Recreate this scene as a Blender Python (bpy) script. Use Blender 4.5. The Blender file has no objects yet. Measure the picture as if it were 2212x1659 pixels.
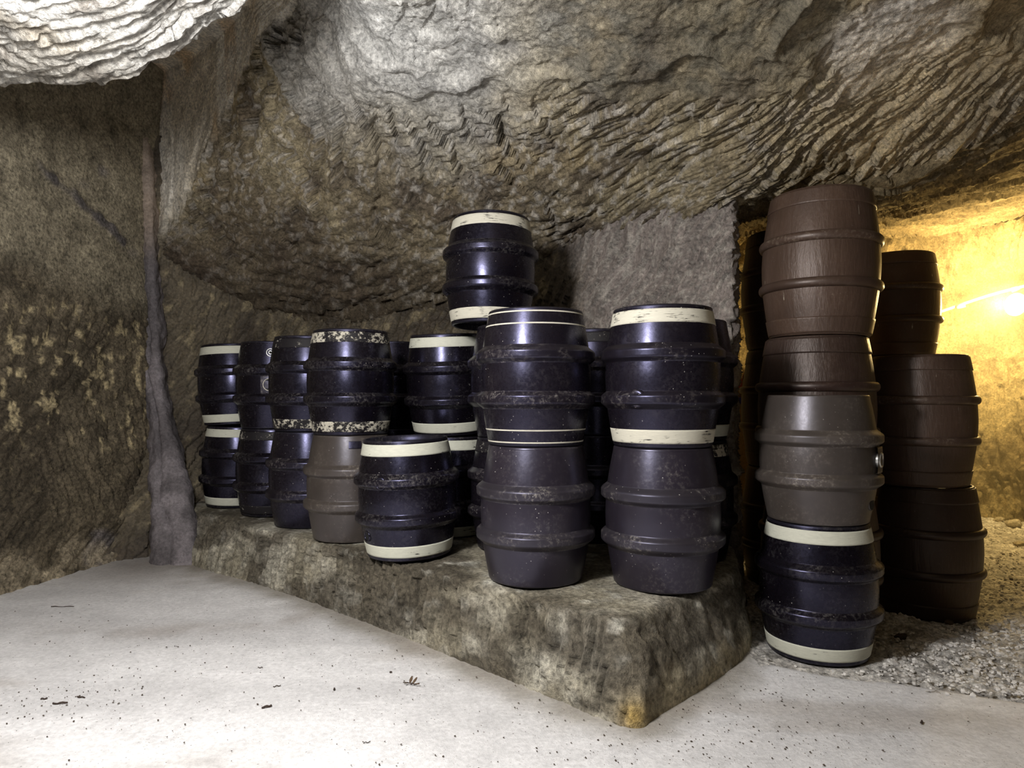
import bpy, math, random
import numpy as np
from mathutils import Vector, Matrix

random.seed(7)
S = bpy.context.scene
COL = S.collection
FP, HX, HY, EYE = 1466.0, 1106.0, 860.0, 1.03     # focal length in px, principal column, horizon row, eye height


def W(px, py, Y):
    return np.array([(px - HX) / FP * Y, Y, EYE - (py - HY) / FP * Y])


# ------------------------------------------------------------------ noise
def h32(ix, iy, iz, seed):
    M = 0xFFFFFFFF
    h = (ix.astype(np.int64) * 374761393 + iy.astype(np.int64) * 668265263 + iz.astype(np.int64) * 2147483647 + seed * 974711) & M
    h = ((h ^ (h >> 13)) * 1274126177) & M
    h = ((h ^ (h >> 15)) * 2246822519) & M
    h = h ^ (h >> 16)
    return (h & 0xFFFFFF) / float(0x1000000)


def vnoise(P, seed=0):
    i = np.floor(P).astype(np.int64)
    f = P - i
    f = f * f * f * (f * (f * 6 - 15) + 10)
    r = 0
    for a in (0, 1):
        wx = f[:, 0] if a else 1 - f[:, 0]
        for b in (0, 1):
            wy = f[:, 1] if b else 1 - f[:, 1]
            for c in (0, 1):
                wz = f[:, 2] if c else 1 - f[:, 2]
                r = r + wx * wy * wz * h32(i[:, 0] + a, i[:, 1] + b, i[:, 2] + c, seed)
    return r * 2 - 1


def fbm(P, octv=4, seed=0, gain=.5):
    r, a, n = 0, 1.0, 0
    for k in range(octv):
        r = r + a * vnoise(P * (2.03 ** k) + 17.3 * k, seed + k)
        n += a
        a *= gain
    return r / n


def worley2(u, v, seed=0):
    """nearest and second nearest feature distance, offset to it and cell hash"""
    iu, iv = np.floor(u).astype(np.int64), np.floor(v).astype(np.int64)
    f1 = np.full(u.shape, 9.0); f2 = f1.copy()
    du = np.zeros_like(u); dv = np.zeros_like(u); hh = np.zeros_like(u)
    z = np.zeros_like(iu)
    for a in (-1, 0, 1):
        for b in (-1, 0, 1):
            cu, cv = iu + a, iv + b
            x = cu + h32(cu, cv, z, seed) - u
            y = cv + h32(cu, cv, z, seed + 1) - v
            d = np.sqrt(x * x + y * y)
            near = d < f1
            f2 = np.where(near, f1, np.minimum(f2, d))
            du = np.where(near, x, du); dv = np.where(near, y, dv)
            hh = np.where(near, h32(cu, cv, z, seed + 2), hh)
            f1 = np.where(near, d, f1)
    return f1, f2, du, dv, hh


def sstep(a, b, x):
    t = np.clip((x - a) / (b - a), 0, 1)
    return t * t * (3 - 2 * t)


def chisel(s, t, ang, La, Lb, seed, warp=.25):
    """pick marks: elongated scallops, each with its own tilt. returns height (about -1..1), ridge mask, cell hash"""
    P = np.stack([s * 2.2, t * 2.2, np.full_like(s, seed * 3.1)], 1)
    s2 = s + warp * .35 * vnoise(P, seed + 5) + .008 * vnoise(P * 9, seed + 9)
    t2 = t + warp * .35 * vnoise(P, seed + 6) + .008 * vnoise(P * 9, seed + 10)
    c, n = math.cos(ang), math.sin(ang)
    a = (s2 * c + t2 * n) / La
    b = (-s2 * n + t2 * c) / Lb
    f1, f2, du, dv, hh = worley2(a, b, seed)
    tilt = (hh * 2 - 1) * du * .5 + (.35 + .9 * h32((hh * 9999).astype(np.int64), (hh * 777).astype(np.int64), (hh * 77).astype(np.int64), seed)) * dv
    ridge = 1 - sstep(0, .22, f2 - f1)
    hgt = tilt + .45 * (f1 * f1) + (hh - .5) * .35
    return hgt, ridge, hh


# ------------------------------------------------------------------ mesh helpers
def link(o, parent=None):
    COL.objects.link(o)
    if parent is not None:
        o.parent = parent
    return o


def mesh_obj(name, verts, faces, mat=None, parent=None, smooth=True):
    me = bpy.data.meshes.new(name)
    me.from_pydata([tuple(map(float, v)) for v in verts], [], faces)
    if smooth:
        me.polygons.foreach_set('use_smooth', [True] * len(me.polygons))
    me.update()
    o = bpy.data.objects.new(name, me)
    if mat:
        me.materials.append(mat)
    return link(o, parent)


def tag(o, label=None, cat=None, group=None, kind=None):
    if label: o['label'] = label
    if cat: o['category'] = cat
    if group: o['group'] = group
    if kind: o['kind'] = kind
    return o


def crm(C, n_per, creases=()):
    """Catmull-Rom along axis 0 of C (k,...). returns samples; creases = indices where the tangent breaks"""
    k = len(C)
    cuts = [0] + sorted(c for c in creases if 0 < c < k - 1) + [k - 1]
    out = []
    for a, b in zip(cuts[:-1], cuts[1:]):
        seg = C[a:b + 1]
        m = len(seg)
        for i in range(m - 1):
            p1, p2 = seg[i], seg[i + 1]
            p0 = seg[i - 1] if i > 0 else 2 * p1 - p2
            p3 = seg[i + 2] if i + 2 < m else 2 * p2 - p1
            n = n_per[a + i]
            for q in range(n):
                t = q / n
                out.append(.5 * (2 * p1 + (p2 - p0) * t + (2 * p0 - 5 * p1 + 4 * p2 - p3) * t * t + (3 * p1 - p0 - 3 * p2 + p3) * t ** 3))
    out.append(C[-1])
    return np.array(out)


def rock(name, ctrl, res, disp, mat, crease_r=(), crease_c=(), flip=False, maxn=90, coarse=()):
    """a rock face through a net of control points ctrl[row][col]; disp(P,N,s,t)->(offset along normal, colour)"""
    C = np.array(ctrl, float)
    lr = np.linalg.norm(np.diff(C, axis=0), axis=2).mean(1)
    lc = np.linalg.norm(np.diff(C, axis=1), axis=2).mean(0)
    nr = [max(2, min(maxn, int(l / res))) for l in lr]
    nc = [max(2, min(maxn, int(l / res))) for l in lc]
    for i in coarse:
        nr[i] = max(2, nr[i] // 4)
    A = crm(C, nr, crease_r)
    B = crm(np.swapaxes(A, 0, 1), nc, crease_c)
    G = np.swapaxes(B, 0, 1)
    R, K = G.shape[:2]
    ds = np.linalg.norm(np.diff(G, axis=1), axis=2).mean(0)
    dt = np.linalg.norm(np.diff(G, axis=0), axis=2).mean(1)
    s = np.tile(np.concatenate([[0], np.cumsum(ds)]), (R, 1)).ravel()
    t = np.repeat(np.concatenate([[0], np.cumsum(dt)]), K)
    du = np.gradient(G, axis=1); dv = np.gradient(G, axis=0)
    N = np.cross(du, dv)
    N /= np.maximum(np.linalg.norm(N, axis=2, keepdims=True), 1e-9)
    # soften the normals so the relief does not tear at creases
    for _ in range(6):
        Np = np.pad(N, ((1, 1), (1, 1), (0, 0)), mode='edge')
        N = (Np[:-2, 1:-1] + Np[2:, 1:-1] + Np[1:-1, :-2] + Np[1:-1, 2:] + Np[1:-1, 1:-1]) / 5
    N /= np.maximum(np.linalg.norm(N, axis=2, keepdims=True), 1e-9)
    if flip:
        N = -N
    P = G.reshape(-1, 3); Nf = N.reshape(-1, 3)
    d, col = disp(P, Nf, s, t)
    V = P + Nf * d[:, None]
    idx = np.arange(R * K).reshape(R, K)
    q = np.stack([idx[:-1, :-1], idx[:-1, 1:], idx[1:, 1:], idx[1:, :-1]], 2).reshape(-1, 4)
    if flip:
        q = q[:, ::-1]
    me = bpy.data.meshes.new(name)
    me.vertices.add(len(V)); me.vertices.foreach_set('co', V.ravel())
    me.loops.add(q.size); me.loops.foreach_set('vertex_index', q.ravel().astype(np.int32))
    me.polygons.add(len(q))
    me.polygons.foreach_set('loop_start', np.arange(0, q.size, 4, dtype=np.int32))
    me.polygons.foreach_set('loop_total', np.full(len(q), 4, dtype=np.int32))
    me.polygons.foreach_set('use_smooth', np.ones(len(q), dtype=bool))
    me.update(calc_edges=True)
    ca = me.color_attributes.new('col', 'FLOAT_COLOR', 'POINT')
    ca.data.foreach_set('color', np.concatenate([col, np.ones((len(V), 1))], 1).astype(np.float32).ravel())
    me.materials.append(mat)
    o = bpy.data.objects.new(name, me)
    link(o)
    tag(o, kind='structure')
    return o


def mixc(a, b, m):
    m = np.asarray(m)[:, None]
    return np.asarray(a) * (1 - m) + np.asarray(b) * m


# ------------------------------------------------------------------ materials
def nodes(name):
    m = bpy.data.materials.new(name)
    m.use_nodes = True
    nt = m.node_tree
    b = nt.nodes['Principled BSDF']
    return m, nt, b


def nn(nt, t, **k):
    n = nt.nodes.new(t)
    for a, v in k.items():
        setattr(n, a, v)
    return n


def noise(nt, vec, scale, detail=4, rough=.55):
    n = nn(nt, 'ShaderNodeTexNoise')
    n.inputs['Scale'].default_value = scale
    n.inputs['Detail'].default_value = detail
    n.inputs['Roughness'].default_value = rough
    nt.links.new(vec, n.inputs['Vector'])
    return n.outputs['Fac']


def ramp(nt, fac, *stops):
    r = nn(nt, 'ShaderNodeValToRGB')
    e = r.color_ramp.elements
    while len(e) < len(stops):
        e.new(.5)
    for x, (p, c) in zip(e, stops):
        x.position = p
        x.color = (c, c, c, 1) if isinstance(c, (int, float)) else (*c, 1)
    nt.links.new(fac, r.inputs['Fac'])
    return r.outputs['Color']


def mix(nt, fac, a, b, mode='MIX'):
    n = nn(nt, 'ShaderNodeMix', data_type='RGBA', blend_type=mode)
    for sock, v in ((n.inputs[0], fac), (n.inputs[6], a), (n.inputs[7], b)):
        if isinstance(v, (int, float)):
            sock.default_value = v
        elif isinstance(v, tuple):
            sock.default_value = (*v, 1)
        else:
            nt.links.new(v, sock)
    return n.outputs[2]


def vmul(nt, vec, xyz, add=None):
    m = nn(nt, 'ShaderNodeVectorMath', operation='MULTIPLY')
    nt.links.new(vec, m.inputs[0]); m.inputs[1].default_value = xyz
    if add is None:
        return m.outputs[0]
    a = nn(nt, 'ShaderNodeVectorMath', operation='ADD')
    nt.links.new(m.outputs[0], a.inputs[0]); nt.links.new(add, a.inputs[1])
    return a.outputs[0]


def bump(nt, h, dist, strength=1.0, prev=None):
    b = nn(nt, 'ShaderNodeBump')
    b.inputs['Distance'].default_value = dist
    b.inputs['Strength'].default_value = strength
    nt.links.new(h, b.inputs['Height'])
    if prev is not None:
        nt.links.new(prev, b.inputs['Normal'])
    return b.outputs['Normal']


def rock_mat(name, grain=.006, grit=.0025, contrast=.55, rough=.85, spec=.25):
    m, nt, b = nodes(name)
    geo = nn(nt, 'ShaderNodeNewGeometry').outputs['Position']
    at = nn(nt, 'ShaderNodeAttribute', attribute_name='col').outputs['Color']
    n1 = noise(nt, geo, 9, 8, .68)
    n2 = noise(nt, geo, 55, 6, .65)
    n3 = noise(nt, geo, 230, 3, .6)
    k1 = ramp(nt, n1, (.3, 1 - contrast * .7), (.7, 1 + contrast * .7))
    k2 = ramp(nt, n2, (.3, 1 - contrast), (.7, 1 + contrast))
    c = mix(nt, 1.0, at, k1, 'MULTIPLY')
    c = mix(nt, 1.0, c, k2, 'MULTIPLY')
    nt.links.new(c, b.inputs['Base Color'])
    b.inputs['Roughness'].default_value = rough
    b.inputs['Specular IOR Level'].default_value = spec
    nm = bump(nt, n1, grain * 2.5)
    nm = bump(nt, n2, grain * 1.6, 1.0, nm)
    nm = bump(nt, n3, grit, 1.0, nm)
    nt.links.new(nm, b.inputs['Normal'])
    return m


def barrel_mat(name, base, rough, scuff, s_amt, spk=.5, tint=(1, 1, 1), grain=0.0, drip=0.0, dark=0.0):
    """moulded plastic: a base colour, dusty scuffs, fine pale specks, optional wood-grain embossing and paint drips"""
    m, nt, b = nodes(name)
    tc = nn(nt, 'ShaderNodeTexCoord').outputs['Object']
    rnd = nn(nt, 'ShaderNodeObjectInfo').outputs['Random']
    off = nn(nt, 'ShaderNodeCombineXYZ')
    for i in range(3):
        k = nn(nt, 'ShaderNodeMath', operation='MULTIPLY')
        nt.links.new(rnd, k.inputs[0]); k.inputs[1].default_value = (31.0, 17.0, 53.0)[i]
        nt.links.new(k.outputs[0], off.inputs[i])
    v = vmul(nt, tc, (1, 1, 1), off.outputs[0])
    vz = vmul(nt, tc, (1, 1, .18), off.outputs[0])
    vh = vmul(nt, tc, (1, 1, 3.0), off.outputs[0])
    big = noise(nt, v, 5, 5, .6)
    fine = noise(nt, v, 70, 6, .75)
    strk = noise(nt, vz, 38, 4, .7)
    hscr = noise(nt, vh, 26, 6, .72)
    # broad tone changes
    c = mix(nt, ramp(nt, big, (.35, 0.0), (.68, .55)), base, tuple(min(1, x * 1.7 + .001) for x in base))
    # scuffed film where broad and fine noise meet
    f1 = mix(nt, 1.0, ramp(nt, big, (.44, 0.0), (.72, 1.0)), ramp(nt, fine, (.5, 0.0), (.72, 1.0)), 'MULTIPLY')
    f1 = mix(nt, 1.0, f1, (s_amt, s_amt, s_amt), 'MULTIPLY')
    c = mix(nt, f1, c, scuff)
    # fine scratches
    f2 = mix(nt, 1.0, ramp(nt, hscr, (.66, 0.0), (.76, s_amt * .8)), ramp(nt, noise(nt, v, 9, 2), (.45, 0.0), (.65, 1.0)), 'MULTIPLY')
    c = mix(nt, f2, c, scuff)
    if drip:
        dr = ramp(nt, noise(nt, vmul(nt, tc, (1, 1, .07), off.outputs[0]), 42, 2), (.72, 0.0), (.76, drip))
        f3 = mix(nt, 1.0, dr, ramp(nt, noise(nt, v, 45, 3), (.48, 0.0), (.55, 1.0)), 'MULTIPLY')
        c = mix(nt, f3, c, (.55, .5, .4))
    if spk:
        vo = nn(nt, 'ShaderNodeTexVoronoi', feature='F1')
        vo.inputs['Scale'].default_value = 46
        nt.links.new(v, vo.inputs['Vector'])
        dot = ramp(nt, vo.outputs['Distance'], (.07, spk), (.10, 0.0))
        gate = ramp(nt, noise(nt, v, 7, 3), (.46, 0.0), (.6, 1.0))
        c = mix(nt, mix(nt, 1.0, dot, gate, 'MULTIPLY'), c, (.5, .48, .45))
    nt.links.new(c, b.inputs['Base Color'])
    rr = ramp(nt, fine, (.35, max(.05, rough - .03)), (.8, min(1, rough + .07)))
    nt.links.new(rr, b.inputs['Roughness'])
    b.inputs['Specular Tint'].default_value = (*tint, 1)
    b.inputs['Specular IOR Level'].default_value = .65
    nm = bump(nt, fine, .0004, .25)
    nm = bump(nt, big, .006, .3, nm)
    if grain:
        nm = bump(nt, strk, grain, 1.0, nm)
    nt.links.new(nm, b.inputs['Normal'])
    return m


def paint_mat(name, paint, under, lo, hi, zs=7.0, sc=16):
    """painted end band, worn through to the plastic in cracks; lo/hi set how much paint is left"""
    m, nt, b = nodes(name)
    tc = nn(nt, 'ShaderNodeTexCoord').outputs['Object']
    rnd = nn(nt, 'ShaderNodeObjectInfo').outputs['Random']
    off = nn(nt, 'ShaderNodeCombineXYZ')
    for i in range(3):
        k = nn(nt, 'ShaderNodeMath', operation='MULTIPLY')
        nt.links.new(rnd, k.inputs[0]); k.inputs[1].default_value = (37.0, 19.0, 41.0)[i]
        nt.links.new(k.outputs[0], off.inputs[i])
    v = vmul(nt, tc, (1, 1, zs), off.outputs[0])
    a = noise(nt, v, sc, 8, .75)
    g = noise(nt, vmul(nt, tc, (1, 1, 1), off.outputs[0]), 11, 4, .6)
    mx = mix(nt, .38, a, g)
    keep = ramp(nt, mx, (lo, 0.0), (hi, 1.0))
    tone = mix(nt, ramp(nt, noise(nt, v, 40, 4, .7), (.3, 0.0), (.7, 1.0)), tuple(x * .8 for x in paint), paint)
    c = mix(nt, keep, under, tone)
    nt.links.new(c, b.inputs['Base Color'])
    b.inputs['Roughness'].default_value = .6
    b.inputs['Specular IOR Level'].default_value = .3
    nt.links.new(bump(nt, keep, .0008, .6), b.inputs['Normal'])
    return m


def plain(name, col, rough=.6, metal=0.0, emit=None, es=0.0):
    m, nt, b = nodes(name)
    b.inputs['Base Color'].default_value = (*col, 1)
    b.inputs['Roughness'].default_value = rough
    b.inputs['Metallic'].default_value = metal
    if emit:
        b.inputs['Emission Color'].default_value = (*emit, 1)
        b.inputs['Emission Strength'].default_value = es
    else:
        tc = nn(nt, 'ShaderNodeTexCoord').outputs['Object']
        k = ramp(nt, noise(nt, tc, 60, 5, .7), (.3, .7), (.7, 1.25))
        nt.links.new(mix(nt, 1.0, col, k, 'MULTIPLY'), b.inputs['Base Color'])
    return m


BLU = (.62, .62, 1.0)
M = {}
M['black'] = barrel_mat('black_plastic', (.0035, .0026, .0040), .27, (.20, .19, .19), .2, .75, BLU)
M['blackhoop'] = barrel_mat('black_plastic_hoop', (.0045, .0035, .005), .28, (.30, .28, .26), .65, .7, BLU)
M['grey'] = barrel_mat('grey_plastic', (.0155, .0125, .0175), .33, (.24, .22, .2), .5, .75, (.75, .74, 1.0))
M['greyhoop'] = barrel_mat('grey_plastic_hoop', (.021, .018, .022), .38, (.50, .46, .40), 1.0, .9, (.75, .74, 1.0))
M['mid'] = barrel_mat('charcoal_plastic', (.0062, .0048, .0072), .28, (.24, .22, .2), .2, .8, BLU)
M['midhoop'] = barrel_mat('charcoal_plastic_hoop', (.0085, .0068, .0095), .30, (.3, .27, .25), 1.0, .8, BLU)
M['taupe'] = barrel_mat('taupe_plastic', (.044, .036, .031), .36, (.28, .25, .21), .6, .5, (.9, .88, 1.0))
M['taupehoop'] = barrel_mat('taupe_plastic_hoop', (.05, .041, .035), .40, (.36, .32, .27), 1.0, .5, (.9, .88, 1.0))
M['brown'] = barrel_mat('brown_plastic', (.060, .036, .025), .45, (.22, .17, .13), .5, .3, (1, .9, .85), grain=.0035, drip=.9)  # cask browns from here on take in the warm lamp veil as colour
M['brownhoop'] = barrel_mat('brown_plastic_hoop', (.053, .032, .023), .42, (.36, .3, .23), .9, .3, (1, .9, .85))
M['umber'] = barrel_mat('umber_plastic', (.034, .020, .015), .45, (.2, .16, .13), .4, .25, (1, .9, .85), grain=.0035)
M['umberhoop'] = barrel_mat('umber_plastic_hoop', (.029, .016, .013), .40, (.26, .2, .16), .5, .25, (1, .9, .85))
CREAM = (.66, .66, .55)
M['cream'] = paint_mat('cream_paint', CREAM, (.02, .018, .018), .37, .41)
M['cracked'] = paint_mat('cracked_cream_paint', (.66, .63, .52), (.02, .018, .018), .41, .45, 11)
M['flecked'] = paint_mat('flaked_cream_paint', (.60, .56, .46), (.012, .010, .012), .495, .525, 1.3, 48)
M['faint'] = paint_mat('worn_cream_paint', (.45, .42, .36), (.013, .011, .013), .57, .60, 1.5, 48)
M['line'] = paint_mat('cream_line_paint', (.6, .57, .48), (.012, .010, .012), .33, .40, 2)
M['rimblack'] = barrel_mat('black_rim', (.007, .006, .008), .4, (.25, .23, .2), .7, 0, BLU)
M['hole'] = plain('tap_hole_black', (.004, .004, .004), .8)
M['silver'] = plain('zinc_ring', (.62, .62, .6), .3, .7)
M['pale'] = plain('pale_ring', (.68, .64, .55), .5)

# ------------------------------------------------------------------ barrels
SEG = 96


def lathe(prof, seg=SEG, a0=0.0, a1=2 * math.pi):
    full = abs(a1 - a0 - 2 * math.pi) < 1e-6
    n = seg if full else seg + 1
    V, F = [], []
    for (z, r) in prof:
        for i in range(n):
            a = a0 + (a1 - a0) * i / seg
            V.append((r * math.cos(a), r * math.sin(a), z))
    for j in range(len(prof) - 1):
        for i in range(seg):
            k = (i + 1) % n if full else i + 1
            F.append((j * n + i, j * n + k, (j + 1) * n + k, (j + 1) * n + i))
    return V, F


def disc(z, r, up=True, seg=SEG):
    V = [(0, 0, z)] + [(r * math.cos(2 * math.pi * i / seg), r * math.sin(2 * math.pi * i / seg), z) for i in range(seg)]
    F = [(0, 1 + i, 1 + (i + 1) % seg) for i in range(seg)]
    return V, (F if up else [f[::-1] for f in F])


def interp(tab, x):
    xs = [p[0] for p in tab]; ys = [p[1] for p in tab]
    return float(np.interp(x, xs, ys))


def smooth_tab(pts):
    """monotone-ish smooth curve through (z, r) knots"""
    P = np.array(pts)
    out = crm(P, [10] * (len(P) - 1))
    return [tuple(p) for p in out]


PLASTIC = smooth_tab([(0, .785), (.13, .840), (.25, .884), (.335, .906), (.5, .925), (.665, .906), (.75, .884), (.87, .840), (1, .785)])
CASK = smooth_tab([(0, .800), (.125, .858), (.25, .905), (.345, .932), (.5, .950), (.655, .932), (.75, .905), (.875, .858), (1, .800)])
MESH = {}


def cached(key, build):
    if key not in MESH:
        V, F, mat = build()
        me = bpy.data.meshes.new(key[0])
        me.from_pydata(V, [], F)
        me.polygons.foreach_set('use_smooth', [True] * len(me.polygons))
        me.update()
        me.materials.append(mat)
        MESH[key] = me
    return MESH[key]


def part(root, name, key, build):
    o = bpy.data.objects.new(name, cached((name,) + key, build))
    return link(o, root)


def barrel(loc, label, H=.54, R=.2435, kind='plastic', body='black', top=None, bottom=None, rot=0.0, tilt=(0, 0), stripes=False, group=None, heads=True):
    name = 'beer_barrel' if kind == 'plastic' else 'wood_effect_cask'
    root = bpy.data.objects.new(name, None)
    root.empty_display_size = .2
    link(root)
    root.location = loc
    root.rotation_euler = (tilt[0], tilt[1], rot)
    tag(root, label, 'barrel', group)
    tab = PLASTIC if kind == 'plastic' else CASK
    hp = (.335, .665) if kind == 'plastic' else (.345, .655)
    hw = .072 if kind == 'plastic' else .034
    rad = lambda f: R * interp(tab, f)
    bm_, hm = M[body], M[body + 'hoop']
    kb = (kind, H, R, body)

    def b_body():
        prof = [(H * f, rad(f)) for f in np.linspace(.012, .988, 61)]
        V, F = lathe(prof)
        return V, F, bm_
    part(root, 'body', kb, b_body)
    for c in hp:
        def b_hoop():
            prof = []
            for x in np.linspace(-1, 1, 25):
                f = c + x * hw
                if kind == 'plastic':
                    bell = (1 - sstep(.22, 1.0, abs(x))) if c > .5 and x > 0 or c < .5 and x < 0 else (1 - sstep(.34, .96, abs(x)))
                    bell = float(bell)
                else:
                    bell = math.sqrt(max(0, 1 - x * x))
                r0 = rad(f)
                prof.append((H * f, r0 - .0008 + (R - r0) * bell))
            V, F = lathe(prof)
            return V, F, hm
        part(root, 'hoop', kb + (c,), b_hoop)
    for up, bnd in ((True, top), (False, bottom)):
        f0, f1 = (.032, .128)
        if kind == 'cask':
            f0, f1 = .012, .118
        if bnd:
            def b_band():
                fs = np.linspace(f0, f1, 9)
                th = .0016 if kind == 'plastic' else .005
                prof = [(H * fs[0], rad(fs[0]) - .001)] + [(H * f, rad(f) + th) for f in fs] + [(H * (f1 + .001), rad(f1) - .001)]
                if up:
                    prof = [(H - z, r) for z, r in prof][::-1]
                V, F = lathe(prof)
                return V, F, M[bnd]
            part(root, 'painted_band' if kind == 'plastic' else 'end_band', kb + (up, bnd), b_band)
        if stripes:
            for fc in (.03, .118):
                def b_str():
                    prof = [(H * (fc + x), rad(fc + x) + .0012) for x in (-.005, 0, .005)]
                    if up:
                        prof = [(H - z, r) for z, r in prof][::-1]
                    V, F = lathe(prof)
                    return V, F, M['line']
                part(root, 'stripe', kb + (up, fc), b_str)

        def b_rim():
            r0 = rad(.012)
            t = R * .055
            prof = [(H * .02, r0 + .001), (H * .010, r0 + .0005), (H * .003, r0 - t * .12), (0, r0 - t * .4), (0, r0 - t * .7), (H * .004, r0 - t), (H * .05, r0 - t * 1.15)]
            prof = [(z, r) for z, r in prof][::-1]
            if up:
                prof = [(H - z, r) for z, r in prof][::-1]
            V, F = lathe(prof)
            return V, F, (M['rimblack'] if kind == 'plastic' and body in ('black', 'mid') else bm_)
        part(root, 'rim', kb + (up,), b_rim)
        if heads:
            def b_head():
                V, F = disc(H * .95 if up else H * .05, rad(.012) - R * .055 * 1.1, up)
                return V, F, bm_
            part(root, 'barrel_head', kb + (up,), b_head)
    root['h'] = H
    return root


def ring_disc(root, name, H, R, tab, f, ang, r_in, r_out, thick, mat, hole=None, holename='tap_hole'):
    """a raised ring (and the dark hole inside it) on the barrel wall at height fraction f and angle ang"""
    rr = R * interp(tab, f)
    c = Vector((rr * math.cos(ang), rr * math.sin(ang), H * f))
    n = Vector((math.cos(ang), math.sin(ang), 0))
    e1 = Vector((-math.sin(ang), math.cos(ang), 0)); e2 = Vector((0, 0, 1))
    V, F = [], []
    prof = [(r_out, -.004), (r_out, thick * .7), (r_out - (r_out - r_in) * .3, thick), (r_in + (r_out - r_in) * .3, thick), (r_in, thick * .5), (r_in, -.004)]
    k = 40
    for r, d in prof:
        for i in range(k):
            a = 2 * math.pi * i / k
            p = c + e1 * r * math.cos(a) + e2 * r * math.sin(a)
            # follow the curve of the wall
            q = Vector((p.x, p.y, 0)); s = (p - c).dot(e1)
            p = p - n * (rr - math.sqrt(max(1e-6, rr * rr - s * s))) + n * d
            V.append(tuple(p))
    for j in range(len(prof) - 1):
        for i in range(k):
            F.append((j * k + i, j * k + (i + 1) % k, (j + 1) * k + (i + 1) % k, (j + 1) * k + i))
    o = mesh_obj(name, V, F, mat, root)
    if hole:
        V2 = [tuple(c + n * .0025)]
        for i in range(k):
            a = 2 * math.pi * i / k
            p = c + e1 * r_in * 1.03 * math.cos(a) + e2 * r_in * 1.03 * math.sin(a)
            s = (p - c).dot(e1)
            V2.append(tuple(p - n * (rr - math.sqrt(max(1e-6, rr * rr - s * s))) + n * .0025))
        mesh_obj(holename, V2, [(0, 1 + i, 1 + (i + 1) % k) for i in range(k)], hole, o)
    return o


def patch(root, name, H, R, tab, f0, f1, a0, a1, thick, mat):
    prof = []
    for f in np.linspace(f0, f1, 12):
        prof.append((H * f, R * interp(tab, f) + thick))
    prof = [(H * f0, R * interp(tab, f0) - .002)] + prof + [(H * f1, R * interp(tab, f1) - .002)]
    V, F = lathe(prof, 16, a0, a1)
    return mesh_obj(name, V, F, mat, root)


BZ = .30           # top of the stone bench
G_LOW, G_UP, G_WOOD = 'lower row of plastic barrels', 'upper row of plastic barrels', 'wood effect casks by the lamp'
TO_CAM = lambda x, y: math.atan2(-y, -x)


def two(x, y, low, up, gap=.002):
    """a barrel and the one standing on it"""
    bl = dict(low); bu = dict(up)
    z0 = bl.pop('z', BZ)
    a = barrel((x, y, z0), group=bl.pop('group', G_LOW), **bl)
    h = a['h']
    dx, dy = bu.pop('shift', (0, 0))
    b = barrel((x + dx, y + dy, z0 + h + gap), group=bu.pop('group', G_UP), **bu)
    return a, b


# front row, far end to near end
A1, A2 = two(-1.90, 4.68,
             dict(label='black cream-banded barrel, lower of the pair at the far left end of the bench', top='cream', bottom='cream', tilt=(0, .02)),
             dict(label='black cream-banded barrel, upper of the pair at the far left end of the bench', top='cream', bottom='cream', tilt=(0, -.045), shift=(-.01, 0)), gap=.013)
B1, B2 = two(-1.53, 4.35,
             dict(label='black barrel with worn bands under the barrel with the pale-ringed hole', top='faint', bottom='faint'),
             dict(label='plain black barrel showing a silver bung and a pale-ringed tap hole'))
C1, C2 = two(-1.19, 3.98,
             dict(label='dark scuffed barrel without bands, third of the lower row from the left', body='mid'),
             dict(label='black barrel with flaked bottom band, third of the upper row from the left', body='black', top='faint', bottom='flecked'))
D1, D2 = two(-.855, 3.60,
             dict(label='mid-grey scuffed barrel with a small dark label, half hidden by the short single barrel', body='taupe'),
             dict(label='black barrel with flaked cream paint at both ends standing on the mid-grey barrel', top='flecked', bottom='flecked', shift=(0, 0)))
E1 = barrel((-.483, 3.21, BZ + .005), 'short single black barrel with cream bands at the bench front, nothing on it', R=.2475, top='cream', bottom='cream', tilt=(.02, -.035), group=G_LOW)
F1, F2 = two(.097, 2.79,
             dict(label='dusty dark grey barrel carrying the barrel with thin cream lines', body='grey'),
             dict(label='black barrel with thin cream lines at both ends, front of the bench', body='mid', stripes=True))
Gl, Gu = two(.60, 2.71,
             dict(label='dusty dark grey barrel at the right end of the bench, under a cream-banded barrel', body='grey'),
             dict(label='black barrel with broad cracked cream bands at the right end of the bench', body='mid', top='cracked', bottom='cracked'))
# second row, behind
I1, I2 = two(-.345, 3.74,
             dict(label='black cream-banded barrel behind the short single barrel, mostly hidden by it', top='cream', bottom='cream', z=BZ - .015),
             dict(label='black barrel with cream bands leaning forward behind the short single barrel', top='cream', bottom='cream', tilt=(.065, -.03), shift=(0, .02), group=G_UP), gap=.015)
K1, K2 = two(.022, 3.37,
             dict(label='lower dark barrel peeping out at the left behind the front grey barrel', body='mid', top='faint'),
             dict(label='upper dark barrel peeping out at the left behind the thin-lined barrel', body='mid'))
J = barrel((-.112, 3.43, BZ + 1.091), 'black barrel with cracked cream bands on a third tier, highest on the bench', top='cracked', bottom='cracked', tilt=(-.03, .012))
L1, L2 = two(.45, 3.60,
             dict(label='lower dark barrel in the shadow between the two front bench stacks', body='mid'),
             dict(label='upper dark barrel with a dull grey band seen between the two front bench stacks', body='mid', top='faint'))
M1, M2 = two(.80, 3.17,
             dict(label='lower flaked-band barrel tucked between the right front stack and the rock pillar', body='mid', top='flecked'),
             dict(label='upper dark barrel tucked between the right front stack and the rock pillar', body='mid', bottom='cream'))
N1, N2 = two(-.775, 4.36,
             dict(label='lower dark barrel in shadow behind the mid-grey barrel', body='black'),
             dict(label='upper dark barrel in shadow behind the flaked-paint barrel', body='black'))
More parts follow.
